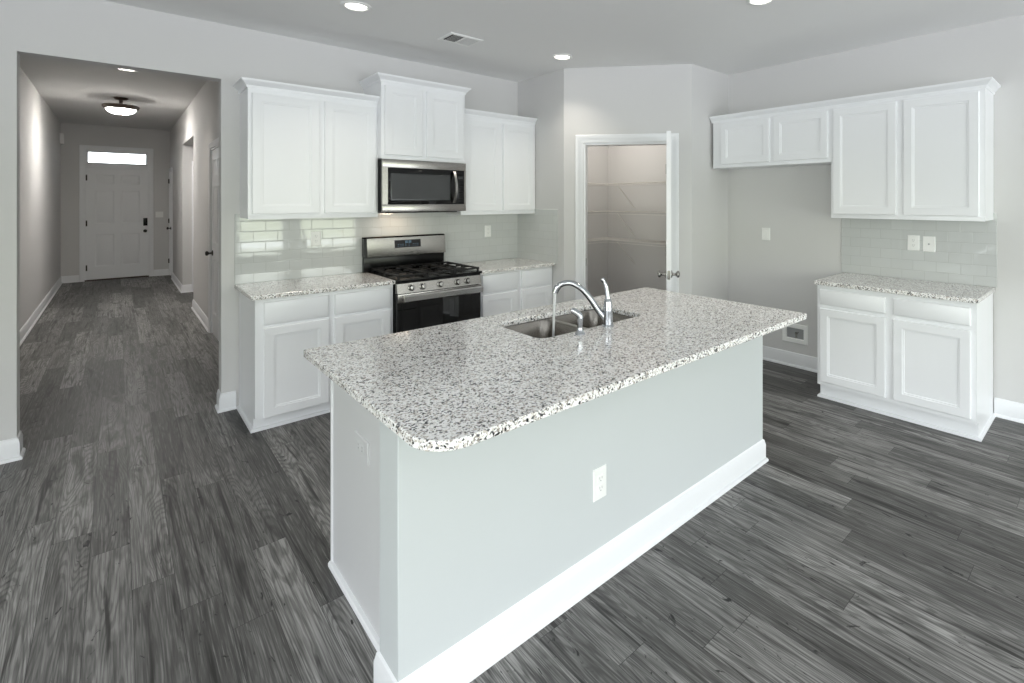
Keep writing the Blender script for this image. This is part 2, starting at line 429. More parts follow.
def casing(m, a0, a1, top, w=.082, name='trim_1', jamb=.115, both=True):
    b = MB(m)
    P = lambda i, c: [(a0-i, 0, c), (a0-i, top+i, c), (a1+i, top+i, c), (a1+i, 0, c)]
    prof = [(.004, 0), (.004, .010), (.010, .012), (w*.55, .013), (w*.62, .017), (w-.006, .019), (w, .015), (w, 0)]
    b.loft([P(i, c) for i, c in prof], close=False)
    j = .018
    if jamb:
        b.box(a0-.001, a0+j, 0, top, -jamb, .002); b.box(a1-j, a1+.001, 0, top, -jamb, .002); b.box(a0+j, a1-j, top-j, top+.001, -jamb, .002)
    return struct(b, name, 'trim')
casing(FD, S0, S1, DZ, .080, 'trim_1', T)

# pantry door, swung open towards the room
def knob(mb, p, axis, r=.027):
    mb.lathe(p, axis, [(.031, 0), (.031, .005), (.026, .010), (.011, .013), (.010, .034), (.018, .040), (r, .050), (r, .060), (.020, .068), (.006, .071)], 20)
hp = A + D*(S1-.020) - N*.004
tocam = (Vector((cam.location.x, cam.location.y))-hp).normalized()
ang = math.atan2(tocam.y, tocam.x) + math.radians(.35)
dd = Vector((math.cos(ang), math.sin(ang)))
FPD = frame((hp.x, hp.y, 0), ((dd.x, dd.y, 0), (0, 0, 1), (dd.y, -dd.x, 0)))
pd = sroot('door_2', (hp.x, hp.y, 0))
def six_panel(mb, a0, a1, b0, b1, c0, t, faces=('front',)):
    """slab with six sunk, raised-field panels on its front"""
    wd, ht = a1-a0, b1-b0
    st, mid = wd*.135, wd*.115
    cols = [(a0+st, a0+wd/2-mid/2), (a0+wd/2+mid/2, a1-st)]
    rows = [(b0+ht*.115, b0+ht*.405), (b0+ht*.50, b0+ht*.80), (b0+ht*.86, b0+ht*.945)]
    xs = sorted({a0, a1, *[v for c in cols for v in c]}); zs = sorted({b0, b1, *[v for r in rows for v in r]})
    mb.box(a0, a1, b0, b1, c0, c0+t, skip=('c1',))
    c1 = c0+t
    for i in range(len(xs)-1):
        for j in range(len(zs)-1):
            x0, x1, z0, z1 = xs[i], xs[i+1], zs[j], zs[j+1]
            r = lambda k, c: [(x0+k, z0+k, c), (x1-k, z0+k, c), (x1-k, z1-k, c), (x0+k, z1-k, c)]
            if (x0, x1) in cols and (z0, z1) in rows:
                mb.loft([r(0, c1), r(.004, c1-.004), r(.014, c1-.009), r(.024, c1-.009), r(.045, c1-.002)], False, True)
            else: mb.bm.faces.new([mb.v(p) for p in r(0, c1)])
six = MB(FPD); six_panel(six, .0, .79, .012, DZ-.006, -.018, .036)
struct(six, 'door_panel', 'trim', pd)
k = MB(FPD); knob(k, (.735, .945, .018), (0, 0, 1)); knob(k, (.735, .945, -.018), (0, 0, -1)); k.box(.7895, .792, .91, .98, -.012, .012)
k.build('door_knob', 'nickel', pd)
for i, z in enumerate((.25, 1.05, 1.83)):
    h = MB(FPD); h.lathe((-.006, z-.045, .016), (0, 1, 0), [(.007, 0), (.007, .09)], 10); h.build('hinge', 'nickel', pd)
s = MB(FD).box(S0+.018, S0+.020, .90, .97, -.045, -.015).build('trim_strike', 'nickel'); s['kind'] = 'structure'; s.name = 'trim_2'

# ---- hall
FHL = frame((HL, 0, 0), '+x'); FHR = frame((HR, 0, 0), '-x'); FHE = frame((0, HE, 0), '-y')
struct(MB(FHL).box(WT, HE+.15, 0, HCEIL, -.13, 0), 'wall_hall_left', 'wall')
w = MB(FHE); DA0, DA1, DT, TR0, TR1 = -1.103, -.200, 2.15, 2.215, 2.52
w.box(HL-.13, DA0, 0, HCEIL, -.13, 0); w.box(DA1, HR+.2, 0, HCEIL, -.13, 0); w.box(DA0, DA1, TR1, HCEIL, -.13, 0); w.box(DA0, DA1, DT+.012, TR0+.045, -.13, -.01)
struct(w, 'wall_hall_end', 'wall')
w = MB(FHR)
CD0, CD1, CZ = 2.02, 2.785, 2.13                     # closet door
OPA, OPB, OPZ = 4.66, 6.33, 2.46                     # opening to the side passage
ED0, ED1 = 8.50, 9.08                                # door beside the front door
for a0, a1, z0 in ((.13, CD0, 0), (CD0, CD1, CZ), (CD1, OPA, 0), (OPA, OPB, OPZ), (OPB, ED0, 0), (ED0, ED1, CZ), (ED1, HE+.1, 0)):
    w.box(-a1, -a0, z0, HCEIL, -.12, 0)
struct(w, 'wall_hall_right', 'wall')
struct(MB(frame((0, OPB, 0), '-y')).box(HR+.119, 1.75, 0, HCEIL, -.12, 0), 'wall_passage_end', 'wall')
struct(MB(frame((0, OPA, 0), '+y')).box(-1.75, -HR-.119, 0, HCEIL, -.12, 0), 'wall_passage_near', 'wall')
struct(MB(frame((1.63, 0, 0), '-x')).box(-OPB, -OPA, 0, HCEIL, -.12, 0), 'wall_passage_side', 'wall')
struct(MB(FHL).sweep([(WT, 0), (HE, 0)], BASE, 1), 'baseboard_hall_left', 'trim')
struct(MB(FHE).sweep([(HL, 0), (DA0-.07, 0)], BASE, 1), 'baseboard_hall_end', 'trim')
struct(MB(FHE).sweep([(DA1+.07, 0), (HR, 0)], BASE, 1), 'baseboard_hall_end_right', 'trim')
struct(MB(FHR).sweep([(-ED0+.06, 0), (-OPB, 0), (-OPB, -.20)], BASE, 1), 'baseboard_hall_right_far', 'trim')
struct(MB(FHR).sweep([(-OPA, -.12), (-OPA, 0), (-CD1-.065, 0)], BASE, 1), 'baseboard_hall_right', 'trim')
casing(FHR, -CD1, -CD0, CZ, .065, 'trim_3', .12)
casing(FHR, -ED1, -ED0, CZ, .060, 'trim_4', .12)
b = MB(frame((0, OPB, 0), '-y')); b.box(.238, .30, 0, 2.20, 0, .018, .003); b.box(.238, 1.2, 2.14, 2.20, 0, .0175); struct(b, 'trim_5', 'trim')
d3 = sroot('door_3', (HR, CD1, 0))
b = MB(FHR); six_panel(b, -CD1+.02, -CD0-.02, .01, CZ-.02, -.045, .036); struct(b, 'door_panel', 'trim', d3)
b = MB(FHR); knob(b, (-CD1+.075, .93, -.009), (0, 0, 1)); b.build('door_knob', 'pewter', d3)
d4 = sroot('door_4', (HR, ED0, 0))
b = MB(FHR); six_panel(b, -ED1+.02, -ED0-.02, .01, CZ-.02, -.045, .036); struct(b, 'door_panel', 'trim', d4)
b = MB(FHR); knob(b, (-ED1+.10, .97, -.009), (0, 0, 1)); b.build('door_knob', 'pewter', d4)
for z in (.30, 1.12, 1.93):
    b = MB(FHR); b.lathe((-ED1+.02, z-.045, .022), (0, 1, 0), [(.010, 0), (.010, .09)], 8); b.build('hinge', 'pewter', d4)
# front door with transom
b = MB(FHE)
P = lambda i, c: [(DA0+.0-i, 0, c), (DA0-i, TR1+i, c), (DA1+i, TR1+i, c), (DA1+i, 0, c)]
b.loft([P(i, c) for i, c in [(-.028, -.12), (-.028, .008), (.004, .010), (.012, .016), (.055, .019), (.066, .016), (.068, 0)]], close=False)
b.box(DA0+.02, DA1-.02, DT-.004, TR0+.05, -.10, .006, .001)          # mullion between door and transom
for x0, x1, z0, z1 in ((DA0+.02, DA0+.048, TR0+.05, TR1-.02), (DA1-.048, DA1-.02, TR0+.05, TR1-.02), (DA0+.02, DA1-.02, TR1-.06, TR1-.02)):
    b.box(x0, x1, z0, z1, -.09, -.01, .003)
struct(b, 'trim_6', 'trim')
d1 = sroot('door_1', ((DA0+DA1)/2, HE, 0))
b = MB(FHE); six_panel(b, DA0+.022, DA1-.022, .025, DT+.002, -.055, .045); struct(b, 'door_panel', 'trim', d1)
b = MB(FHE); b.box(DA0+.0, DA1-.0, 0, .024, -.10, .012, .004); b.build('threshold', 'bronze', d1)
b = MB(FHE); b.box(-.285, -.222, 1.03, 1.185, -.012, .014, .006); b.box(-.270, -.237, 1.10, 1.165, .012, .018, .003); b.build('keypad_lock', 'black', d1)
b = MB(FHE); knob(b, (-.255, .925, -.010), (0, 0, 1)); b.build('door_knob', 'pewter', d1)
for z in (.25, 1.10, 1.97):
    b = MB(FHE); b.box(DA0+.016, DA0+.036, z-.055, z+.055, -.02, .012, .002); b.build('hinge', 'pewter', d1)
w1 = MB(FHE).box(DA0+.045, DA1-.045, TR0+.045, TR1-.055, -.060, -.052); struct(w1, 'window_1', 'pane')
area('transom_portal', ((DA0+DA1)/2, HE+.06, 2.37), (-PI/2, 0, 0), .8, .2, 1, portal=True)

# ---------------------------------------------------------------- cabinets
def cabinet_doors(m, root, doors, c, t=.020, kind='door', rail=.055):
    for a0, a1, b0, b1 in doors: MB(m).panel(a0, a1, b0, b1, c, t, rail).build(kind, 'white', root)
def drawers(m, root, ds, c, t=.020):
    for a0, a1, b0, b1 in ds: MB(m).slab(a0, a1, b0, b1, c, t).build('drawer_front', 'white', root)
CROWN = [(0, 0), (.006, 0), (.010, .012), (.010, .018), (.016, .022), (.030, .040), (.040, .046), (.042, .050), (.042, .060), (0, .060)]
def shift(prof, h): return [(o, z+h) for o, z in prof]

def base_unit(m, label, a0, a1, dep, bays, loc, endleft=False, endright=False, top=.884, tk=.095, group=None):
    r = thing('base_cabinet', label, 'cabinet', loc, group)
    b = MB(m); b.box(a0, a1, tk, top, .012, dep)
    b.box(a0+.0, a0+.018, 0, tk, .012, dep-.055); b.box(a1-.018, a1, 0, tk, .012, dep-.055)
    b.build('carcass', 'white', r)
    b = MB(m); b.box(a0+.018, a1-.018, 0, tk-.001, dep-.075, dep-.057); b.build('toe_kick', 'white', r)
    path = [(a0, dep-.055), (a1, dep-.055)]
    if endleft: path = [(a0, .014)]+path
    if endright: path = path+[(a1, .014)]
    SH = [(0, 0), (.017, 0), (.017, .012), (.012, .019), (0, .021)]
    MB(m).sweep(path, SH, 1).build('shoe_molding', 'trim', r)
    dr, do = bays
    drawers(m, r, dr, dep); cabinet_doors(m, r, do, dep)
    return r
BASE_D = .605
base_unit(FY, 'white two-drawer base cabinet beside the hall opening, left of the range', -.010, .880, BASE_D,
          ([(.037, .424, .708, .858), (.464, .858, .708, .858)], [(.037, .424, .085+.012, .690), (.464, .858, .097, .690)]), (.44, -.3, 0), True)
base_unit(FY, 'white two-drawer base cabinet between the range and the pantry wall', 1.628, 2.446, BASE_D,
          ([(1.655, 2.025, .708, .868), (2.075, 2.425, .708, .868)], [(1.655, 2.025, .097, .690), (2.075, 2.425, .097, .690)]), (2.03, -.3, 0))
base_unit(FB, 'white two-drawer base cabinet standing alone on the right-hand wall', 2.918, 3.923, .592,
          ([(2.944, 3.401, .735, .850), (3.452, 3.893, .735, .850)], [(2.944, 3.401, .145, .705), (3.452, 3.893, .145, .705)]), (WX-.3, -3.42, 0), True, True, tk=.115)

def wall_unit(m, label, a0, a1, z0, z1, dep, doors, loc, crownpath, crown=True, group=None):
    r = thing('wall_cabinet', label, 'cabinet', loc, group)
    b = MB(m); b.box(a0, a1, z0, z1+.02, 0.001, dep); b.build('carcass', 'white', r)
    b = MB(m); b.box(a0, a1, z0-.004, z0+.028, dep-.001, dep+.004, .001); b.build('bottom_rail', 'white', r)
    cabinet_doors(m, r, doors, dep)
    MB(m).sweep(crownpath, shift(CROWN, z1), 1).build('crown_molding', 'white', r)
    return r
UD = .318
wall_unit(FY, 'white two-door wall cabinet nearest the hall opening', -.005, .868, 1.402, 2.318, UD,
          [(.018, .440, 1.437, 2.285), (.474, .850, 1.437, 2.285)], (.43, -.16, 1.40), [(-.005, .0), (-.005, UD), (.868, UD)])
wall_unit(FY, 'shorter white wall cabinet raised above the microwave', .8685, 1.606, 1.874, 2.492, .395,
          [(.893, 1.205, 1.905, 2.465), (1.243, 1.582, 1.905, 2.465)], (1.24, -.2, 1.874), [(.8685, 0), (.8685, .395), (1.606, .395), (1.606, 0)])
wall_unit(FY, 'white two-door wall cabinet in the corner between microwave and pantry', 1.6065, 2.447, 1.402, 2.318, UD,
          [(1.632, 2.024, 1.437, 2.285), (2.054, 2.428, 1.437, 2.285)], (2.03, -.16, 1.40), [(1.6065, UD), (2.447, UD)])
wall_unit(FB, 'short white wall cabinet over the empty refrigerator space', 1.788, 2.914, 1.848, 2.285, UD,
          [(1.885, 2.382, 1.878, 2.265), (2.424, 2.890, 1.878, 2.265)], (WX-.16, -2.35, 1.848), [(1.772, UD), (2.914, UD)])
wall_unit(FB, 'tall white two-door wall cabinet at the front end of the right-hand wall', 2.9145, 3.925, 1.394, 2.285, UD,
          [(2.936, 3.394, 1.425, 2.265), (3.442, 3.893, 1.425, 2.265)], (WX-.16, -3.42, 1.394), [(2.9145, UD), (3.925, UD), (3.925, 0)])

# ---------------------------------------------------------------- worktops and tile
def top_slab(m, a0, a1, c0, c1, b0, b1, name, label, radii=.006):
    b = MB(m); e = .003
    def R(i, z): return [(p[0], z, p[1]) for p in rrect(a0+i, a1-i, c0+i, c1-i, [max(r-i, .0005) for r in (radii if isinstance(radii, (list, tuple)) else [radii]*4)], 4)]
    b.loft([R(e, b0), R(0, b0+e), R(0, b1-e), R(e, b1)], True, True)
    return tag(b.build(name, 'granite'), label, 'countertop')
top_slab(FY, -.038, .884, .001, .650, .885, .914, 'countertop', 'speckled granite countertop left of the range, beside the hall opening')
top_slab(FY, 1.625, 2.448, .001, .650, .885, .914, 'countertop', 'speckled granite countertop between range and pantry wall')
top_slab(FB, 2.905, 3.937, .001, .627, .885, .914, 'countertop', 'dark speckled granite countertop on the lone right-hand base cabinet')
tag(MB(FY).box(-.036, 2.449, .9145, 1.432, .0005, .009, .001, 1).build('tile_backsplash', 'tile_x'), 'long glossy grey subway tile backsplash behind the range', 'backsplash')
tag(MB(frame((2.45, 0, 0), '-x')).box(.009, .690, .9145, 1.442, .0005, .009, .001, 1).build('tile_backsplash', 'tile_y'), 'narrow tile backsplash on the pantry side wall in the corner', 'backsplash')
tag(MB(FB).box(2.880, 3.945, .9145, 1.440, .0005, .009, .001, 1).build('tile_backsplash', 'tile_y'), 'grey subway tile backsplash over the lone base cabinet on the right wall', 'backsplash')

# ---------------------------------------------------------------- range
R0, R1 = .890, 1.614
rg = thing('gas_range', 'stainless and black freestanding gas range under the microwave', 'stove', ((R0+R1)/2, -.33, 0))
b = MB(FY); b.box(R0, R1, .03, .885, .02, .630, .003); b.box(R0+.03, R1-.03, 0, .03, .06, .56); b.build('body', 'black', rg)
b = MB(FY); b.box(R0-.005, R1+.009, .900, .917, .02, .675, .004); b.box(R0, R1, .884, .901, .02, .655); b.build('cooktop', 'black', rg)
# backguard
b = MB(FY); b.box(.848, 1.572, .917, 1.055, .015, .060, .003); b.build('vent_panel', 'black', rg)
b = MB(FY)
b.loft([[(a, 1.050, .020), (a, 1.050, .085), (a, 1.205, .068), (a, 1.214, .058), (a, 1.214, .020)] for a in (.845, .868)], True, True)
b.loft([[(a, 1.205, .020), (a, 1.205, .0685), (a, 1.216, .058), (a, 1.216, .020)] for a in (.845, 1.575)], True, True)
b.build('backguard_trim', 'black', rg)
b = MB(FY); b.loft([[(a, 1.042, .020), (a, 1.042, .088), (a, 1.048, .090), (a, 1.204, .071), (a, 1.206, .020)] for a in (.868, 1.574)], True, True); b.build('backguard', 'steel', rg)
slope = (.071-.090)/(1.204-1.048)
def bgc(z): return .090+slope*(z-1.048)
b = MB(FY); b.loft([[(a, 1.112, bgc(1.112)-.002), (a, 1.112, bgc(1.112)+.002), (a, 1.180, bgc(1.180)+.002), (a, 1.180, bgc(1.18)-.002)] for a in (1.10, 1.336)], True, True)
disp = b.build('display', 'blackglass', rg)
b = MB(FY)
for a in (1.195, 1.208, 1.226, 1.239):
    for z0, z1 in ((1.152, 1.160), (1.163, 1.171)):
        b.box(a, a+.002, z0, z1, bgc(z0)+.001, bgc(z0)+.0030)
        b.box(a+.006, a+.008, z0, z1, bgc(z0)+.001, bgc(z0)+.0030)
b.build('clock_digits', 'digit', disp)
for a in (1.130, 1.150, 1.170, 1.195, 1.225, 1.265, 1.285, 1.305):
    for z in (1.125, 1.140):
        b = MB(FY); b.box(a, a+.006, z, z+.0025, bgc(z)+.001, bgc(z)+.0030); b.build('touch_key', 'digit', disp)
# burners and grates
for i, (a, c, r) in enumerate(((1.02, .20, .045), (1.02, .50, .055), (1.25, .35, .05), (1.48, .20, .04), (1.48, .50, .055))):
    b = MB(FY); b.lathe((a, .916, c), (0, 1, 0), [(r+.018, 0), (r+.015, .006), (r, .008), (r, .018), (r-.008, .023), (.004, .024)], 20); b.build('burner', 'iron', rg)
for g0, g1 in ((R0+.012, 1.128), (1.134, 1.370), (1.376, R1-.012)):
    b = MB(FY); zt0, zt1 = .938, .952; cf, cb = .655, .075
    for c in (cb, cf): b.box(g0, g1, zt0, zt1, c-.006, c+.006, .002, 1)
    for a in (g0+.006, g1-.006): b.box(a-.006, a+.006, zt0, zt1, cb, cf, .002, 1)
    am = (g0+g1)/2
    b.box(am-.005, am+.005, zt0, zt1, cb, .155, .002, 1); b.box(am-.005, am+.005, zt0, zt1, .245, .455, .002, 1); b.box(am-.005, am+.005, zt0, zt1, .545, cf, .002, 1)
    for c in (.20, .365, .50):
        b.box(g0, am-.045, zt0, zt1, c-.005, c+.005, .002, 1); b.box(am+.045, g1, zt0, zt1, c-.005, c+.005, .002, 1)
    for a in (g0+.008, g1-.008):
        for c in (cb+.01, .365, cf-.01): b.box(a-.007, a+.007, .917, .94, c-.007, c+.007)
    b.build('grate', 'iron', rg)
# knob panel
b = MB(FY); b.loft([[(a, .808, .620), (a, .808, .672), (a, .884, .660), (a, .886, .620)] for a in (R0, R1)], True, True); b.build('control_panel', 'steel', rg)
for a in (1.000, 1.092, 1.240, 1.393, 1.484):
    b = MB(FY); b.lathe((a, .847, .665), (0, .16, 1), [(.027, 0), (.027, .006), (.022, .009), (.020, .030), (.017, .034), (.002, .035)], 20)
    b.box(a-.004, a+.004, .834, .868, .694, .703, .002, 1); b.build('knob', 'nickel', rg)
# oven door
b = MB(FY); b.box(R0+.002, R1-.002, .225, .802, .630, .665, .003); od = b.build('oven_door', 'blackglass', rg)
b = MB(FY); b.box(R0+.002, R1-.002, .738, .803, .664, .672, .002); b.build('door_rail', 'steel', od)
b = MB(FY)
b.loft([[(a, .742, .700), (a, .742, .714), (a, .750, .722), (a, .786, .724), (a, .797, .716), (a, .797, .700)] for a in (R0+.035, R1-.012)], True, True)
for a in (R0+.055, R1-.045): b.box(a-.012, a+.012, .752, .788, .670, .702, .002)
b.build('oven_handle', 'steelb', od)
b = MB(FY); b.box(R0+.002, R1-.002, .055, .217, .630, .662, .003); b.build('bottom_drawer', 'steel', rg)

# ---------------------------------------------------------------- microwave
m0, m1, mz0, mz1 = .872, 1.610, 1.438, 1.866
mw = thing('microwave', 'stainless over-the-range microwave mounted under the raised cabinet', 'microwave', (1.24, -.2, mz0))
b = MB(FY); b.box(m0, m1, mz0, mz1, .012, .385, .002); b.build('housing', 'black', mw)
b = MB(FY)
b.box(m0, m1, 1.800, mz1+.001, .3855, .412, .003); b.box(m0, m1, mz0, 1.500, .3855, .412, .003)
b.box(m0, .915, 1.500, 1.800, .3855, .4115); b.box(1.592, m1, 1.500, 1.800, .3855, .4115); fr = b.build('front_frame', 'steel', mw)
b = MB(FY); b.box(.915, 1.522, 1.500, 1.800, .3855, .4095, .001); dw = b.build('door', 'blackglass', mw)
b = MB(FY)
r_ = lambda i, c: [(.938+i, 1.530+i, c), (1.462-i, 1.530+i, c), (1.462-i, 1.757-i, c), (.938+i, 1.757-i, c)]
b.loft([r_(0, .409), r_(.002, .4105), r_(.012, .4105), r_(.020, .4098)], False, True); b.build('door_window', 'mwglass', dw)
b = MB(FY)
pts = [(1.492, 1.512+.276*i/14, .418+.040*math.sin(PI*i/14)) for i in range(15)]
b.loft([[(p[0]-.014, p[1], p[2]), (p[0]-.010, p[1], p[2]+.008), (p[0]+.010, p[1], p[2]+.008), (p[0]+.014, p[1], p[2]), (p[0], p[1], p[2]-.006)] for p in pts], True, True, smooth=False)
b.box(1.482, 1.502, 1.512, 1.530, .408, .424); b.box(1.482, 1.502, 1.770, 1.788, .408, .424)
b.build('door_handle', 'nickel', dw)
b = MB(FY); b.box(1.5225, 1.592, 1.500, 1.800, .3855, .4100, .001); cp = b.build('control_panel', 'black', mw)
b = MB(FY)
for i in range(3):
    for j in range(8): b.box(1.537+.016*i, 1.547+.016*i, 1.522+.022*j, 1.532+.022*j, .4098, .4106)
b.build('keypad', 'dark', cp)
b = MB(FY); b.box(1.534, 1.582, 1.722, 1.748, .4098, .4108); b.build('display', 'mwglass', cp)
b = MB(FY); b.box(.93, 1.55, mz0-.010, mz0, .05, .36); b.build('vent_tray', 'dark', mw)
b = MB(FY); b.box(1.00, 1.08, mz0-.0125, mz0-.0095, .08, .13); b.build('lamp_lens', 'cooklens', mw)
area('cooktop_lamp', (1.12, -.20, mz0-.03), (math.radians(8), 0, 0), .12, .08, .42, (1.0, .78, .58))

# ---------------------------------------------------------------- island
ISL = (1.0, -2.65, 0)
isl = thing('kitchen_island', 'white island with grey end panel and half wall under the granite top', 'island', ISL)
IX0, IX1, IYB, IYM, PX0, PX1, PYF = 0.0, 2.05, -2.240, -2.945, -.070, 2.062, -3.088
FI = frame((0, 0, 0), '-y'); FIB = frame((0, 0, 0), '+y')
b = MB(FI)
b.box(IX0+.001, IX0+.018, .0, .8835, -IYB+.02, -IYM); b.box(IX1-.018, IX1, .0, .8835, -IYB+.02, -IYM)
b.box(IX0+.018, IX1-.018, .09, .108, -IYB+.06, -IYM); b.box(IX0+.018, IX1-.018, .108, .8835, -IYM-.012, -IYM)
b.box(IX0+.001, IX1, .09, .135, -IYB, -IYB+.02); b.box(IX0+.001, IX1, .845, .8835, -IYB, -IYB+.02); b.box(IX0+.018, IX1-.018, 0, .09, -IYB+.055, -IYB+.07)
for a in (.001, .55, 1.38, 2.02): b.box(a, a+.03, .135, .845, -IYB, -IYB+.02)
b.build('carcass', 'white', isl)
for a0, a1 in ((.03, .54), (.59, .97), (.99, 1.37), (1.42, 2.01)):
    MB(FIB).panel(-a1, -a0, .12, .685, IYB, .02, .055).build('door', 'white', isl); MB(FIB).slab(-a1, -a0, .70, .86, IYB, .02).build('drawer_front', 'white', isl)
b = MB(FI); b.box(IX0-.006, IX0+.0005, .0, .8835, -IYB+.012, -IYM+.001); o = b.build('end_panel', 'panel', isl); o['label'] = 'flat grey end panel'
b = MB(FI); b.box(IX0-.013, IX0-.0055, .0, .8835, -IYB-.002, -IYB+.012, .001); b.build('corner_strip', 'trim', isl)
b = MB(FI); b.sweep([(IX0-.006, -IYB), (IX0-.006, -IYM)], [(0, 0), (.017, 0), (.017, .012), (.012, .019), (0, .021)], 1); b.build('shoe_molding', 'trim', isl)
b = MB(FI); b.box(PX0, PX1, 0, .8835, -IYM+.0005, -PYF, .002, 1); o = b.build('half_wall', 'halfwall', isl); o['label'] = 'pale grey painted half wall'
b = MB(FI); b.sweep([(IX0-.03, -IYM), (PX0, -IYM), (PX0, -PYF), (PX1, -PYF), (PX1, -IYM)], BASE, 1); b.build('baseboard', 'trim', isl)

# island worktop with a cut-out for the sink
SX0, SX1, SY0, SY1 = .692, 1.385, -2.760, -2.362
def worktop_hole():
    bm = bmesh.new(); e = .003; z0, z1 = .885, .914
    def outer(i): return rrect(-.105+i, 2.045-i, -3.364+i, -2.196-i, [.02-i, .012-i, .115-i, .020-i], 8)
    def inner(i): return rrect(SX0-i, SX1+i, SY0-i, SY1+i, .055+i, 6)
    def ring(pts, z): return [bm.verts.new((x, y, z)) for x, y in pts]
    def wall(a, b):
        n = len(a)
        for j in range(n): bm.faces.new((a[j], a[(j+1) % n], b[(j+1) % n], b[j]))
    def side(fn, s):
        L = [ring(fn(e), z0), ring(fn(0), z0+e), ring(fn(0), z1-e), ring(fn(e), z1)]
        for i in range(3): wall(L[i], L[i+1])
        return L[0], L[3]
    ob, ot = side(outer, 1); ib, it = side(lambda i: inner(i), -1)
    for o_, i_ in ((ob, ib), (ot, it)):
        es = []
        for lp in (o_, i_):
            for j in range(len(lp)):
                a, b = lp[j], lp[(j+1) % len(lp)]
                es.append(bm.edges.get((a, b)) or bm.edges.new((a, b)))
        bmesh.ops.triangle_fill(bm, edges=es, use_beauty=True, use_dissolve=False)
    mb = MB(); mb.bm.free(); mb.bm = bm
    return mb
tag(worktop_hole().build('countertop', 'granite'), 'large light speckled granite countertop on the island, around the sink', 'countertop')

# sink: two bowls under the cut-out
b = MB()
MIDX = 1.040
def bowl(x0, x1, fx0, fx1):
    fy0, fy1 = SY0-.022, SY1+.022
    y0, y1 = SY0-.004, SY1+.004
    zz = .8835
    L = [[(x, y, zz) for x, y in rrect(fx0, fx1, fy0, fy1, .0006, 6)]]
    for i, z, r in ((0, zz, .055), (.004, zz-.006, .052), (.010, .73, .050), (.016, .700, .048), (.035, .683, .040), (.06, .680, .03)):
        L.append([(x, y, z) for x, y in rrect(x0+i, x1-i, y0+i, y1-i, r, 6)])
    b.loft(L, False, True, True, True)
bowl(SX0-.004, MIDX-.014, SX0-.022, MIDX); bowl(MIDX+.014, SX1+.004, MIDX, SX1+.022)
sk = b.build('sink', 'sink'); tag(sk, 'stainless double-bowl sink set into the island countertop', 'sink')
for x in ((SX0+MIDX)/2, (SX1+MIDX)/2):
    b = MB(); b.lathe((x, (SY0+SY1)/2, .6803), (0, 0, 1), [(.042, 0), (.042, .003), (.032, .004), (.030, .001)], 20); b.build('drain', 'chrome', sk)

# faucet
fx, fy, fz = 1.072, -2.797, .914
fc = thing('faucet', 'chrome single-lever arched faucet on the near side of the sink', 'faucet', (fx, fy, fz))
b = MB(); b.lathe((fx, fy, fz), (0, 0, 1), [(.030, 0), (.030, .005), (.025, .009), (.024, .075), (.0245, .082), (.022, .100), (.021, .118), (.018, .130), (.010, .138), (.002, .140)], 24); b.build('body', 'chrome', fc)
dx, dy = -.72, .70
sp = [(.0, .030), (.018, .041), (.049, .079), (.089, .138), (.128, .182), (.173, .209), (.207, .211), (.232, .203), (.250, .187), (.259, .165)]
def cr(P, n=5):
    out = []
    for i in range(len(P)-1):
        p0, p1, p2, p3 = P[max(i-1, 0)], P[i], P[i+1], P[min(i+2, len(P)-1)]
        for k in range(n):
            t = k/n
            out.append(tuple(.5*((2*p1[j])+(-p0[j]+p2[j])*t+(2*p0[j]-5*p1[j]+4*p2[j]-p3[j])*t*t+(-p0[j]+3*p1[j]-3*p2[j]+p3[j])*t**3) for j in range(len(p1))))
    return out+[P[-1]]
sp = cr(sp, 4)
b = MB(); b.tube([(fx+dx*s_, fy+dy*s_, fz+z_) for s_, z_ in sp], [.0152-.0015*i/len(sp)+(.0025 if i > len(sp)-8 else 0) for i in range(len(sp))], 14); b.build('spout', 'chrome', fc)
b = MB(); lv = cr([(0, .135), (-.004, .160), (-.008, .190), (-.018, .215), (-.030, .232)], 4)
b.tube([(fx+.7*q, fy-.7*q+.0, fz+z_) for q, z_ in lv], [.014-.006*i/len(lv)+(.002 if i > len(lv)-4 else 0) for i in range(len(lv))], 10); b.build('lever', 'chrome', fc)
tipx, tipy, tipz = fx+dx*.2605, fy+dy*.2605, fz+.166
st = MB(); pts = []
for i in range(16):
    t = i/15; pts.append((tipx+dx*.012*t, tipy+dy*.012*t, tipz-(tipz-.684)*t))
st.tube(pts, [.0085-.0022*min(1, i/6) for i in range(16)], 10)
o = tag(st.build('water_stream', 'water'), 'thin stream of water falling from the faucet into the left bowl', 'water')
# side sprayer
sx, sy = .876, -2.812
spr = thing('side_sprayer', 'small chrome side sprayer standing left of the faucet', 'sprayer', (sx, sy, fz))
b = MB(); b.lathe((sx, sy, fz), (0, 0, 1), [(.024, 0), (.024, .004), (.018, .010), (.014, .022), (.0125, .030)], 20); b.build('base', 'chrome', spr)
b = MB(); pts = cr([(0, .028), (0, .055), (.000, .080), (.014, .098), (.040, .112)], 4)
b.tube([(sx-.72*q, sy+.70*q, fz+z_) for q, z_ in pts], [.0115+.0035*math.sin(PI*i/len(pts)) for i in range(len(pts))], 14)
b.build('spray_head', 'chrome', spr)

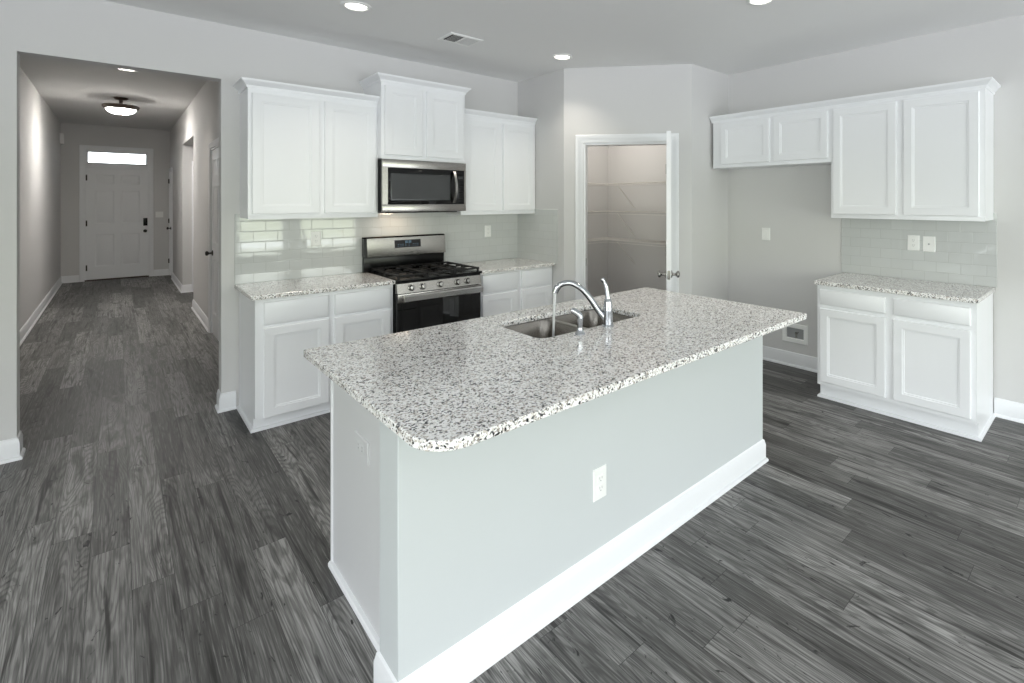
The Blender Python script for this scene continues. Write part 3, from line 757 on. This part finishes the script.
# ---------------------------------------------------------------- outlets and switches
def outlet(m, a, b_, label, kind='outlet', w=.072, h=.118, group=None, horizontal=False, pm='plastic'):
    p = m @ Vector((a, b_, 0))
    r = thing('wall_outlet' if kind == 'outlet' else 'light_switch' if kind == 'switch' else 'cable_plate', label, 'outlet' if kind != 'switch' else 'switch', tuple(p), group)
    hw, hh = (w/2, h/2) if not horizontal else (h/2, w/2)
    q = lambda i, c: [(a-hw+i, b_-hh+i, c), (a+hw-i, b_-hh+i, c), (a+hw-i, b_+hh-i, c), (a-hw+i, b_+hh-i, c)]
    MB(m).loft([q(0, .0003), q(0, .003), q(.003, .006)], True, True).build('cover_plate', pm, r)
    if kind == 'outlet':
        for s_ in (-1, 1):
            ca, cb = (a, b_+s_*.0195) if not horizontal else (a+s_*.0195, b_)
            g = MB(m); g.loft([[(ca+x, cb+y, c) for x, y in rrect(-.0165, .0165, -.014, .014, .007, 4)] for c in (.0058, .0078)], True, True); rc = g.build('receptacle', pm, r)
            g = MB(m)
            for o_ in (-.0065, .0055):
                if horizontal: g.box(ca-.004, ca+.004, cb+o_, cb+o_+.0022, .0076, .0081)
                else: g.box(ca+o_, ca+o_+.0022, cb-.001, cb+.008, .0076, .0081)
            g.lathe((ca, cb-.007, .0076), (0, 0, 1), [(.0025, 0), (.0025, .0006)], 8); g.build('slots', 'greyp', rc)
    elif kind == 'switch':
        g = MB(m); g.loft([[(a-.0165, b_-.033, .0058), (a+.0165, b_-.033, .0058), (a+.0165, b_+.033, .0058), (a-.0165, b_+.033, .0058)], [(a-.0155, b_-.032, .0075), (a+.0155, b_-.032, .0075), (a+.0155, b_+.032, .0105), (a-.0155, b_+.032, .0105)]], True, True)
        g.build('rocker', 'plastic', r)
    else:
        g = MB(m); g.lathe((a, b_, .0058), (0, 0, 1), [(.006, 0), (.006, .004), (.004, .005), (.004, .010)], 10); g.build('coax_port', 'greyp', r)
    return r
FYT = frame((0, -.009, 0), '-y'); FBT = frame((WX-.009, 0, 0), '-x')
outlet(FYT, .496, 1.222, 'white outlet on the tile under the cabinet nearest the hall')
outlet(FYT, 2.076, 1.217, 'white outlet on the tile between range and corner')
outlet(FBT, 3.425, 1.200, 'white outlet on the tile over the lone base cabinet', w=.082)
outlet(FBT, 3.530, 1.197, 'white cable plate with a single port on the right-hand tile', 'cable', w=.082)
outlet(FB, 2.174, 1.210, 'white switch plate on the wall beside the empty refrigerator space', 'switch', w=.085)
outlet(frame((IX0-.006, 0, 0), '-x'), 2.600, .620, 'grey outlet lying sideways on the island end panel', horizontal=True, pm='panel', h=.140, w=.080)
outlet(frame((0, PYF, 0), '-y'), .738, .392, 'white upright outlet on the long half wall of the island', h=.126)
outlet(FHE, -.043, 1.250, 'white double switch plate beside the front door', 'switch', w=.118)
# recessed water valve box
va0, va1, vb0, vb1 = 2.345, 2.585, .222, .395
vb = thing('valve_box', 'white recessed icemaker valve box low on the refrigerator wall', 'valve box', (WX, -2.465, vb0))
q = lambda i, c: [(va0+i, vb0+i, c), (va1-i, vb0+i, c), (va1-i, vb1-i, c), (va0+i, vb1-i, c)]
b = MB(FB); b.loft([q(0, .0005), q(0, .010), q(.004, .014), q(.036, .014), q(.040, .002), q(.041, .0012)], True, True); b.build('frame', 'plastic', vb)
b = MB(FB); b.loft([q(.041, .0018), q(.060, .0016)], True, True); b.build('recess', 'greyp', vb)
b = MB(FB); b.lathe((2.475, .268, .003), (0, 1, 0), [(.008, 0), (.008, .03), (.012, .032), (.012, .045), (.005, .048)], 12); b.box(2.463, 2.500, .318, .326, .002, .010, .002); b.build('valve', 'nickel', vb)
# door chime high in the hall
ch = tag(MB(FHL).box(8.90, 9.06, 2.58, 2.76, .0005, .05, .006).build('door_chime', 'plastic'), 'small white chime box high on the left hall wall', 'chime')

# ---------------------------------------------------------------- pantry shelves
for z, lab in ((1.735, 'topmost of three white wire shelves in the pantry'), (1.402, 'middle white wire shelf in the pantry'), (1.066, 'lowest white wire shelf in the pantry')):
    s = thing('wire_shelf', lab, 'shelf', (3.6, -.2, z))
    fr_ = .302
    cx_ = WX-fr_
    path_front = [(2.575, -fr_), (cx_, -fr_), (cx_, -1.60)]
    b = MB(); r = .0032
    for dz in (0, -.026):
        b.tube([(2.575, -fr_, z+dz), (cx_, -fr_, z+dz)], r, 6); b.tube([(cx_, -fr_, z+dz), (cx_, -1.60, z+dz)], r, 6)
    for off in (.006, .15):
        b.tube([(2.575, -off, z-.004), (WX-off, -off, z-.004)], r*.9, 5); b.tube([(WX-off, -off, z-.004), (WX-off, -1.60, z-.004)], r*.9, 5)
    n = int((cx_-2.60)/.0254)
    for i in range(n):
        x = 2.60+i*.0254; b.box(x-.0013, x+.0013, -fr_, -.004, z+.001, z+.0036)
    n = int(1.585/.0254)
    for i in range(n):
        y = -.012-i*.0254; b.box(cx_, WX-.004, y-.0013, y+.0013, z+.001, z+.0036)
    b.build('wire_deck', 'wire', s)
    for x, y, ex, ey in ((cx_+.01, -.46, WX-.004, -.46), (cx_+.01, -1.35, WX-.004, -1.35), (2.75, -fr_+.01, 2.75, -.004)):
        b = MB(); b.tube([(x, y, z-.020), (x*.98+ex*.02, y*.98+ey*.02, z-.03), (ex, ey, z-.29)], .0050, 6); b.build('brace', 'wire', s)

# ---------------------------------------------------------------- ceiling fittings
def downlight(x, y, z, label, r=.092, power=1.8):
    o = thing('recessed_light', label, 'ceiling light', (x, y, z), None)
    b = MB(); b.lathe((x, y, z-.0005), (0, 0, -1), [(r, 0), (r, .003), (r-.006, .007), (r-.022, .008), (r-.029, .002)], 32, cap=False); b.build('trim_ring', 'plastic', o)
    b = MB(); b.lathe((x, y, z-.0005), (0, 0, -1), [(r-.028, .001), (r-.033, .0030), (.002, .004)], 32); b.build('lens', 'lens', o)
    if power: area('downlight_lamp', (x, y, z-.014), (0, 0, 0), (r-.03)*2, 0, power, (1, .93, .82), shape='DISK')
downlight(.474, -1.035, CEIL, 'lit recessed ceiling light over the left end of the back run')
downlight(2.185, -1.083, CEIL, 'lit recessed ceiling light in front of the pantry')
downlight(2.285, -2.955, CEIL, 'lit recessed ceiling light over the right end of the island, cut by the picture edge')
downlight(-.575, 3.08, HCEIL, 'recessed light in the hall ceiling just behind the opening', power=3)
# air vent
vx0, vx1, vy0, vy1 = 1.160, 1.440, -1.005, -.775
v = thing('ceiling_vent', 'white ceiling air vent above the kitchen cabinets', 'vent', ((vx0+vx1)/2, (vy0+vy1)/2, CEIL))
b = MB(); q = lambda i, z: [(vx0+i, vy0+i, z), (vx1-i, vy0+i, z), (vx1-i, vy1-i, z), (vx0+i, vy1-i, z)]
b.loft([q(0, CEIL-.0005), q(0, CEIL-.003), q(.006, CEIL-.009), q(.026, CEIL-.009), q(.030, CEIL-.003)], False, False); b.build('frame', 'plastic', v)
b = MB(); b.box(vx0+.028, vx1-.028, vy0+.028, vy1-.028, CEIL-.0035, CEIL-.0005); b.build('damper', 'dark', v)
for half in (0, 1):
    for i in range(8):
        x = vx0+.042+(1-half)*.116+i*.0130
        b = MB(); s_ = .012 if half else -.003
        b.loft([[(x, y, CEIL-.009), (x+.0015, y, CEIL-.009), (x+s_+.0015, y, CEIL-.0036), (x+s_, y, CEIL-.0036)] for y in (vy0+.028, vy1-.028)], True, True); b.build('slat', 'plastic', v)
b = MB(); b.box(vx0+.134, vx0+.146, vy0+.028, vy1-.028, CEIL-.009, CEIL-.004); b.build('divider', 'plastic', v)
# hall lamp
hx, hy = -.619, 5.284
hl = thing('ceiling_lamp', 'bronze semi-flush ceiling lamp with glowing glass bowl in the hall', 'ceiling light', (hx, hy, HCEIL))
b = MB(); b.lathe((hx, hy, HCEIL), (0, 0, -1), [(.075, 0), (.075, .012), (.060, .025), (.022, .035), (.018, .10)], 24); b.build('canopy', 'bronze', hl)
b = MB(); b.lathe((hx, hy, HCEIL-.085), (0, 0, -1), [(.02, 0), (.10, .006), (.176, .018), (.192, .026), (.196, .040), (.186, .062), (.160, .078), (.154, .060)], 32); b.build('shade_rim', 'bronze', hl)
b = MB(); b.lathe((hx, hy, HCEIL-.145), (0, 0, -1), [(.156, 0), (.154, .022), (.133, .052), (.095, .073), (.05, .083), (.01, .086)], 32); b.build('glass_bowl', 'domeglow', hl)
b = MB(); b.lathe((hx, hy, HCEIL-.228), (0, 0, -1), [(.012, 0), (.014, .006), (.006, .016), (.002, .020)], 12); b.build('finial', 'bronze', hl)
area('hall_lamp', (hx, hy, HCEIL-.262), (0, 0, 0), .24, 0, 7, (1, .975, .945), shape='DISK')

area('pantry_lamp', (3.15, -.62, CEIL-.02), (0, 0, 0), .22, 0, 6, (1, .94, .86), shape='DISK')
